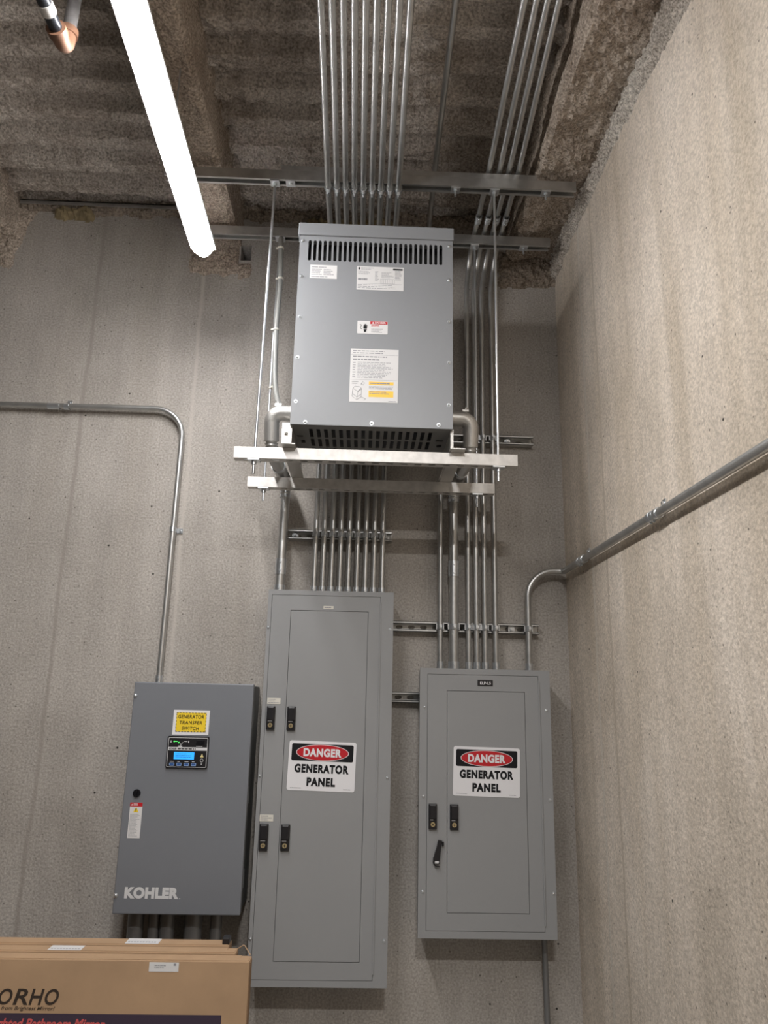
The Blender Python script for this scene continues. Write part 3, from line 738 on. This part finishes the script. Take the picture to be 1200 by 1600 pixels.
for x0, x1, z0, z1 in ((-.344, -.3125, 1.479, 1.566), (-.267, -.235, 1.478, 1.566), (-.3465, -.314, 1.058, 1.150), (-.268, -.2355, 1.059, 1.149)): latch(PL, x0, x1, z0, z1, PY - .001)
danger_sign(PL, -.129, 1.3525, math.radians(-1.2) * -1, PY - .0014)
for (x0, x1, z0, z1, sd) in ((-.345, -.295, 1.573, 1.595, 3), (-.349, -.299, 1.157, 1.180, 4), (-.147, -.107, 1.9375, 1.9495, 5)):
    a = sheet(PL, 'paper_label', x0, x1, z0, z1, PY - .0008, M['label_cream'])
    MB().lines(x0 + .004, x1 - .004, z0 + .002, z1 - .002, 3 if z1 - z0 > .015 else 1, PY - .0018, sd, .4, 4).build('fine_print', M['ink_grey'], a)
PR = panel('electrical_panel', 'smaller grey electrical panel with two black latches, nearest the right wall', .235, .737, .777, 1.720, (.2635, .693, .801, 1.6985), (.3385, .639, .860, 1.6375),
           ((.253, 1.573), (.7205, 1.571), (.2515, 1.253), (.7245, 1.248), (.2515, .929), (.727, .929)))
for x0, x1, z0, z1 in ((.2705, .3015, 1.140, 1.229), (.3495, .381, 1.139, 1.228)): latch(PR, x0, x1, z0, z1, PY - .001)
danger_sign(PR, .488, 1.3435, math.radians(1.1), PY - .0014)
a = MB().box(.457, .516, PY - .003, PY - .0006, 1.657, 1.679, .0008).build('name_tag', M['black'], PR)
MB().text('ELP-L5', .4665, .508, 1.6625, 1.6730, PY - .003, .015).build('tag_lettering', M['white'], a)
# black clip on the smaller panel
C0 = tag(empty('black_clip', (.30, PY - .003, 1.02)), 'black elongated clip stuck on the smaller panel under its left latch', 'clip')
m = MB(); yb = PY - .0006
m.curve([(.3075, 1.104), (.3205, 1.102), (.3175, 1.085), (.3145, 1.060), (.3115, 1.034), (.3110, 1.024), (.2900, 1.030), (.2895, 1.040), (.2935, 1.058), (.3010, 1.080), (.3050, 1.098)], [], yb - .013, yb)
m.build('body', M['black'], C0)
m = MB().box(.3205, .3275, yb - .010, yb - .001, 1.083, 1.099, .002); m.build('catch', M['black'], C0)
m = MB().tube(path([(.2900, yb - .009, 1.046), (.2890, yb - .010, 1.026), (.2960, yb - .011, 1.0175), (.3115, yb - .010, 1.0145)], .008), .0022, 8); m.build('loop', M['black'], C0)
m = MB().box(.294, .308, yb - .0142, yb - .0128, 1.026, 1.034, .0004); m.build('shine_plate', M['silver'], C0)  # silver plate put in for the shine at the clip's lower end

# ------------------------------------------------------------------ transfer switch
KY = -.210
K = tag(empty('transfer_switch', (-.614, KY, .857)), 'blue-grey generator transfer switch cabinet with small blue display, left of the panels', 'transfer switch')
kx0, kx1, kz0, kz1 = -.833, -.391, .857, 1.643
MB().box(kx0 + .012, kx1 - .005, KY + .028, -.0005, kz0 + .006, kz1 - .006, .002).build('enclosure', M['switch_side'], K)
D = MB().box(kx0, kx1, KY, KY + .028, kz0, kz1, .0035).build('door', M['switch'], K)
for z in (1.593, .916): put('screw', screw_mesh(.0068, .006), K, (-.826, KY, z))
for z in (1.53, 1.25, .97): MB().cyl((kx1 - .004, KY + .034, z - .03), (kx1 - .004, KY + .034, z + .03), .006, 10).build('hinge', M['switch_side'], K)
b = MB().cyl((-.786, KY, 1.2535), (-.786, KY - .006, 1.2535), .0135, 22).box(-.7875, -.7845, KY - .013, KY - .004, 1.243, 1.264, .001).build('latch_knob', M['dark_hub'], K)
# yellow notice
a = sheet(K, 'notice', -.679, -.547, 1.4575, 1.5455, KY, M['white'])
R = Matrix.Identity(4)
MB().curve(rectp(-.668, -.558, 1.4675, 1.5365), [], KY - .0011, KY - .0007).build('yellow_field', M['yellow'], a)
m = MB().text('GENERATOR', -.661, -.566, 1.5155, 1.5280, KY - .0011, .014, .06, 1.1).text('TRANSFER', -.655, -.572, 1.4950, 1.5070, KY - .0011, .014, .06, 1.1).text('SWITCH', -.645, -.583, 1.4745, 1.4865, KY - .0011, .014, .06, 1.1)
m.build('notice_lettering', M['ink'], a)
m = MB()
for k in range(10):
    for z in (1.4675, 1.5345): m.rect(-.668 + .0112 * k, -.668 + .0112 * k + .006, z, z + .002, KY - .0013)
for k in range(6):
    for x in (-.668, -.560): m.rect(x, x + .002, 1.4675 + .0118 * k, 1.4675 + .0118 * k + .006, KY - .0013)
m.build('dashed_border', M['ink'], a)
# controller
c0, c1, d0, d1 = -.692, -.541, 1.341, 1.453
a = MB().curve(rrect(c0, c1, d0, d1, .006), [], KY - .007, KY).build('controller', M['black'], K)
MB().curve(rrect(c0 + .004, c1 - .004, d0 + .004, d1 - .005, .004), [rrect(c0 + .0055, c1 - .0055, d0 + .0055, d1 - .0065, .003)], KY - .0078, KY - .0069).build('frame_line', M['silver'], a)
MB().box(c0 + .0055, c1 - .0055, KY - .0078, KY - .0069, 1.4035, 1.4145).build('brand_strip', M['silver'], a)
MB().text('KOHLER', c0 + .009, c0 + .036, 1.4055, 1.4122, KY - .0078, .03).lines(c0 + .040, c1 - .010, 1.4055, 1.4122, 1, KY - .0080, 3, .6, 7).build('strip_lettering', M['ink'], a)
MB().box(c0 + .028, c0 + .101, KY - .0080, KY - .0069, 1.3725, 1.3975).build('display', M['lcd'], a)
MB().lines(c0 + .034, c0 + .094, 1.377, 1.394, 3, KY - .0082, 4, .35, 5).build('display_text', simple('lcd_ink', (.03, .2, .6), .4), a)
for k in range(4):
    x = c0 + .014 + .0262 * k
    bt = MB().curve(rrect(x, x + .0175, 1.3500, 1.3600, .002), [], KY - .0082, KY - .0069).build('button', M['button'], a)
    MB().curve(rrect(x, x + .0175, 1.3500, 1.3600, .002), [rrect(x + .0014, x + .0161, 1.3514, 1.3586, .001)], KY - .0086, KY - .0081).build('button_outline', M['button_rim'], bt)
    MB().lines(x + .002, x + .016, 1.3625, 1.3665, 1, KY - .0072, k, .5, 3).build('button_caption', M['silver'], a)
MB().add([(c1 - .028, KY - .0082, 1.3805), (c1 - .0155, KY - .0082, 1.3805), (c1 - .0215, KY - .0082, 1.3935)], [(0, 1, 2)]).build('warning_triangle', M['led_amber'], a)
MB().curve(ellipse(c1 - .0215, 1.3695, .0058, .0065, 20), [ellipse(c1 - .0215, 1.3695, .0046, .0053, 20)], KY - .0082, KY - .0069).box(c1 - .0235, c1 - .0195, KY - .0082, KY - .0069, 1.3555, 1.3585).build('symbol_print', M['silver'], a)
zz = 1.4345
m = MB().curve(ellipse(c0 + .025, zz, .0026, .0026, 14), [], KY - .0085, KY - .0069).curve(ellipse(c0 + .042, zz - .004, .0024, .0024, 14), [], KY - .0085, KY - .0069).box(c0 + .028, c0 + .037, KY - .0080, KY - .0069, zz - .0010, zz + .0010)
m.build('green_light', M['led_green'], a)
m = MB().box(c0 + .012, c0 + .015, KY - .0080, KY - .0069, zz - .005, zz + .003).box(c0 + .061, c0 + .073, KY - .0080, KY - .0069, zz - .001, zz + .001).box(c0 + .076, c0 + .079, KY - .0080, KY - .0069, zz - .005, zz + .003).box(c0 + .041, c0 + .055, KY - .0080, KY - .0069, 1.4155, 1.4195)
m.add([(c0 + .048, KY - .0080, 1.420), (c0 + .0495, KY - .0080, 1.420), (c0 + .0585, KY - .0080, zz - .002), (c0 + .057, KY - .0080, zz - .002)], [(0, 1, 2, 3)])
m.add([(c0 + .048, KY - .0080, 1.420), (c0 + .0495, KY - .0080, 1.420), (c0 + .0495, KY - .0080, 1.428), (c0 + .048, KY - .0080, 1.428)], [(0, 1, 2, 3)])
m.build('circuit_diagram', M['silver'], a)
MB().box(c1 - .046, c1 - .016, KY - .0085, KY - .0069, 1.4215, 1.4405, .001).build('cover_port', M['dark_hub'], a)
MB().lines(c1 - .045, c1 - .014, 1.4165, 1.420, 1, KY - .0074, 9, .5, 5).build('port_caption', M['silver'], a)
# warning strip
a = sheet(K, 'warning_label', -.806, -.762, 1.103, 1.2215, KY, M['label'])
MB().box(-.806, -.762, KY - .0012, KY - .0006, 1.2085, 1.2215).build('red_header', M['red'], a)
MB().lines(-.794, -.768, 1.211, 1.219, 2, KY - .0014, 31, .5, 3).add([(-.802, KY - .0014, 1.2115), (-.797, KY - .0014, 1.2115), (-.7995, KY - .0014, 1.218)], [(0, 1, 2)]).build('header_print', M['white'], a)
MB().add([(-.793, KY - .0010, 1.189), (-.774, KY - .0010, 1.189), (-.7835, KY - .0010, 1.2065)], [(0, 1, 2)]).build('hazard_triangle', M['yellow'], a)
MB().add([(-.7848, KY - .0012, 1.1935), (-.7822, KY - .0012, 1.1935), (-.7815, KY - .0012, 1.2015), (-.7855, KY - .0012, 1.2015)], [(0, 1, 2, 3)]).add([(-.7848, KY - .0012, 1.1905), (-.7822, KY - .0012, 1.1905), (-.7822, KY - .0012, 1.1925), (-.7848, KY - .0012, 1.1925)], [(0, 1, 2, 3)]).build('triangle_mark', M['ink'], a)
MB().lines(-.803, -.766, 1.108, 1.184, 18, KY - .0009, 33, .35, 5).build('fine_print', M['ink_grey'], a)
MB().text('KOHLER', -.7965, -.6085, .907, .944, KY, .062, 0, 1.08).curve(ellipse(-.604, .909, .0018, .0018, 12), [], KY - .0006, KY).build('brand_lettering', M['silver'], K)

# ------------------------------------------------------------------ cardboard boxes
def carton(x0, x1, yf, t, ztop, label):
    B = tag(empty('cardboard_box', ((x0 + x1) / 2, yf + t / 2, 0)), label, 'box', 'flat cardboard boxes')
    MB().box(x0, x1, yf, yf + t, 0, ztop, .0025).build('carton', M['card'], B)
    m = MB().box(x1 - .0005, x1 + .0015, yf + .006, yf + t - .004, .01, ztop - .006); m.build('end_flap', M['card_dark'], B)
    m = MB().box(x0 + .004, x1 - .004, yf + .002, yf + t * .5 - .0006, ztop - .0005, ztop + .0018).box(x0 + .004, x1 - .03, yf + t * .5 + .0006, yf + t - .002, ztop - .0005, ztop + .0014); m.build('top_flap', M['card'], B)
    return B
B1 = carton(-1.42, -.301, -.600, .052, .834, 'front cardboard box with printed front, below the transfer switch')
B2 = carton(-1.50, -.352, -.540, .050, .838, 'middle cardboard box between the other two flat boxes')
B3 = carton(-1.46, -.382, -.484, .055, .842, 'rearmost cardboard box nearest the wall and shadowed conduits')
def sticker(B, x0, x1, y0, y1, z):
    a = MB().box(x0, x1, y0, y1, z, z + .0006).build('shipping_label', M['label'], B)
    MB().add([(x0 + .006 + i * .009, y0 + (y1 - y0) * f, z + .0008) for i in range(10) for f in (.25,)] + [(x0 + .012 + i * .009, y0 + (y1 - y0) * .25, z + .0008) for i in range(10)] + [(x0 + .012 + i * .009, y0 + (y1 - y0) * .4, z + .0008) for i in range(10)] + [(x0 + .006 + i * .009, y0 + (y1 - y0) * .4, z + .0008) for i in range(10)],
             [(i, 10 + i, 20 + i, 30 + i) for i in range(10) if x0 + .012 + i * .009 < x1]).build('fine_print', M['ink_grey'], a)
sticker(B2, -.922, -.822, -.538, -.494, .8400); sticker(B3, -.706, -.603, -.482, -.432, .8440)
a = sheet(B1, 'shipping_label', -.596, -.509, .8045, .8295, -.6004)
MB().lines(-.58, -.53, .812, .824, 2, -.6014, 3, .35, 5).box(-.524, -.517, -.6014, -.6011, .821, .827).build('fine_print', M['ink_grey'], a)
yb = -.6003
m = MB()
for ch, xa, xb in (('O', -1.024, -.984), ('R', -.981, -.938), ('H', -.935, -.893), ('O', -.890, -.850)):
    m.text(ch, xa, xb, .714, .756, yb, .016, .22)
m.build('brand_lettering', simple('brown_black_ink', (.035, .022, .015), .6), B1)
MB().text('from Brightest Mirror!', -1.012, -.858, .6975, .7105, yb, .004, .3).build('tagline', M['card_dark'] if False else simple('dark_brown_ink', (.06, .038, .025), .6), B1)
f = MB().curve(rectp(-1.40, -.374, .30, .6925), [], yb - .0006, yb).build('printed_field', M['print_purple'], B1)
MB().text('Lighted Bathroom Mirror', -1.040, -.708, .646, .6795, yb - .0006, .025, .28).build('red_lettering', M['print_red'], f)
m = MB().tube(path([(-.352, -.515, .842), (-.330, -.520, .856), (-.305, -.555, .838)], .01), .0016, 6); m.build('loose_strip', M['card'], B2)
MB().box(-.405, -.383, -.478, -.440, .8425, .862, .003).build('black_clip_strap', M['black'], B3)

# ------------------------------------------------------------------ pipe at the top left
P0 = tag(empty('water_pipe', (-.848, -1.42, 3.29)), 'black iron pipe with rusty brown elbow near the ceiling, left of the lamp', 'pipe')
r = .0175
MB().tube([(-.848, -1.435, 3.30), (-.848, -2.6, 3.30)], r, 18).build('horizontal_pipe', M['black_pipe'], P0)
MB().ring((-.848, -1.535, 3.30), (-.848, -1.505, 3.30), r * .98, r + .003).build('clear_band', M['strut_bright'], P0)
MB().tube([(-.845, -1.395, 3.335), (-.832, -1.395, TOP + .04)], .0175, 18).build('riser', M['grey_pipe'], P0)
m = MB().tube(path([(-.848, -1.450, 3.300), (-.848, -1.395, 3.300), (-.8465, -1.395, 3.352)], .034), .0225, 18)
m.ring((-.848, -1.462, 3.30), (-.848, -1.440, 3.30), r, .0262).ring((-.8465, -1.395, 3.342), (-.846, -1.395, 3.362), r, .0262)
m.build('elbow', M['rust'], P0)

# ------------------------------------------------------------------ strip lamps
def lamp(xc, y0, y1, za, zb, label, lens='lens'):
    """long LED strip: metal back, rounded glowing lens; z rises from za (at y0) to zb (at y1)"""
    Lm = tag(empty('strip_lamp', (xc, (y0 + y1) / 2, (za + zb) / 2)), label, 'lamp', 'ceiling strip lamps')
    zf = lambda y: za + (zb - za) * (y - y0) / (y1 - y0)
    w_ = .043; n = 12; prof = [(w_ * math.cos(math.pi + math.pi * k / n), .030 * math.sin(math.pi + math.pi * k / n)) for k in range(n + 1)]
    m = MB(); rows = []
    d_ = 1 if y1 > y0 else -1
    yy = [(0, .02), (.006, .45), (.016, .72), (.028, .90), (.043, 1.0)]
    stations = [(y0 + d_ * a, s_) for a, s_ in yy] + [(y1 - d_ * a, s_) for a, s_ in reversed(yy)]
    vs = [(xc + px * s_, y, zf(y) + pz * (.55 + .45 * s_)) for y, s_ in stations for px, pz in prof]
    k = n + 1
    m.add(vs, [(j * k + i, j * k + i + 1, (j + 1) * k + i + 1, (j + 1) * k + i) for j in range(len(stations) - 1) for i in range(n)], True)
    m.build('lens', M[lens], Lm)
    m = MB(); st2 = [(xc + px, zf(y) + pz, y) for y in (y0 + d_ * .02, y1 - d_ * .02) for px, pz in ((-.047, .001), (-.047, .012), (-.036, .045), (.036, .045), (.047, .012), (.047, .001))]
    vs = [(a_, y, b_) for a_, b_, y in st2]
    m.add(vs, [(i, (i + 1) % 6, 6 + (i + 1) % 6, 6 + i) for i in range(6)] + [tuple(range(6)), tuple(range(11, 5, -1))])
    m.build('housing', M['housing'], Lm)
    for f in (.22, .78):
        y = y0 + (y1 - y0) * f
        MB().cyl((xc, y, zf(y) + .044), (xc, y, TOP + .02), .003, 8).build('hanger', M['zinc'], Lm)
lamp(-.645, -.50, -2.92, 3.262, 3.445, 'long glowing white strip lamp hanging at upper left', 'lens')
# compact lamp behind the viewer (its hard light throws the sharp strut and panel shadows)
Lc = tag(empty('box_lamp', (.15, -3.75, 3.52)), 'compact box lamp hanging behind the viewer near the right wall', 'lamp')
MB().add([(0, -3.81, 3.508), (.30, -3.81, 3.508), (.30, -3.69, 3.508), (0, -3.69, 3.508)], [(0, 1, 2, 3)]).build('lens', M['lens_box'], Lc)
MB().box(-.015, .315, -3.825, -3.675, 3.510, 3.58, .006).box(-.015, 0, -3.825, -3.675, 3.505, 3.511).box(.30, .315, -3.825, -3.675, 3.505, 3.511).box(0, .30, -3.825, -3.81, 3.505, 3.511).box(0, .30, -3.69, -3.675, 3.505, 3.511).build('housing', M['housing'], Lc)
MB().cyl((.15, -3.75, 3.579), (.15, -3.75, TOP + .02), .006, 10).build('hanger', M['zinc'], Lc)

# ------------------------------------------------------------------ camera, world, output
def axes(yaw, pitch, roll):
    cy, sy, cp, sp = math.cos(yaw), math.sin(yaw), math.cos(pitch), math.sin(pitch)
    F = Vector((sy * cp, cy * cp, sp)); r0 = Vector((cy, -sy, 0)); u0 = r0.cross(F)
    cr, sr = math.cos(roll), math.sin(roll)
    return r0 * cr + u0 * sr, -r0 * sr + u0 * cr, F
cam = bpy.data.cameras.new('camera'); co = bpy.data.objects.new('camera', cam); COL.objects.link(co)
r_, u_, F_ = axes(math.radians(1.6), math.radians(14.0), math.radians(1.24))
co.matrix_world = Matrix(((r_.x, u_.x, -F_.x, 0), (r_.y, u_.y, -F_.y, -3.1), (r_.z, u_.z, -F_.z, 1.6), (0, 0, 0, 1)))
cam.sensor_fit = 'VERTICAL'; cam.sensor_height = 32.0; cam.sensor_width = 24.0
cam.lens = 1172.0 / 1600.0 * 32.0
cam.clip_start = .02
scene.camera = co
wd = bpy.data.worlds.new('world'); scene.world = wd; wd.use_nodes = True
wd.node_tree.nodes['Background'].inputs['Color'].default_value = (.02, .02, .02, 1)
vs_ = scene.view_settings
vs_.view_transform = 'Standard'; vs_.look = 'None'; vs_.gamma = 1; vs_.use_curve_mapping = False; vs_.exposure = 1.72
scene.cycles.use_denoising = True
scene.cycles.max_bounces = 8; scene.cycles.diffuse_bounces = 3; scene.cycles.glossy_bounces = 5
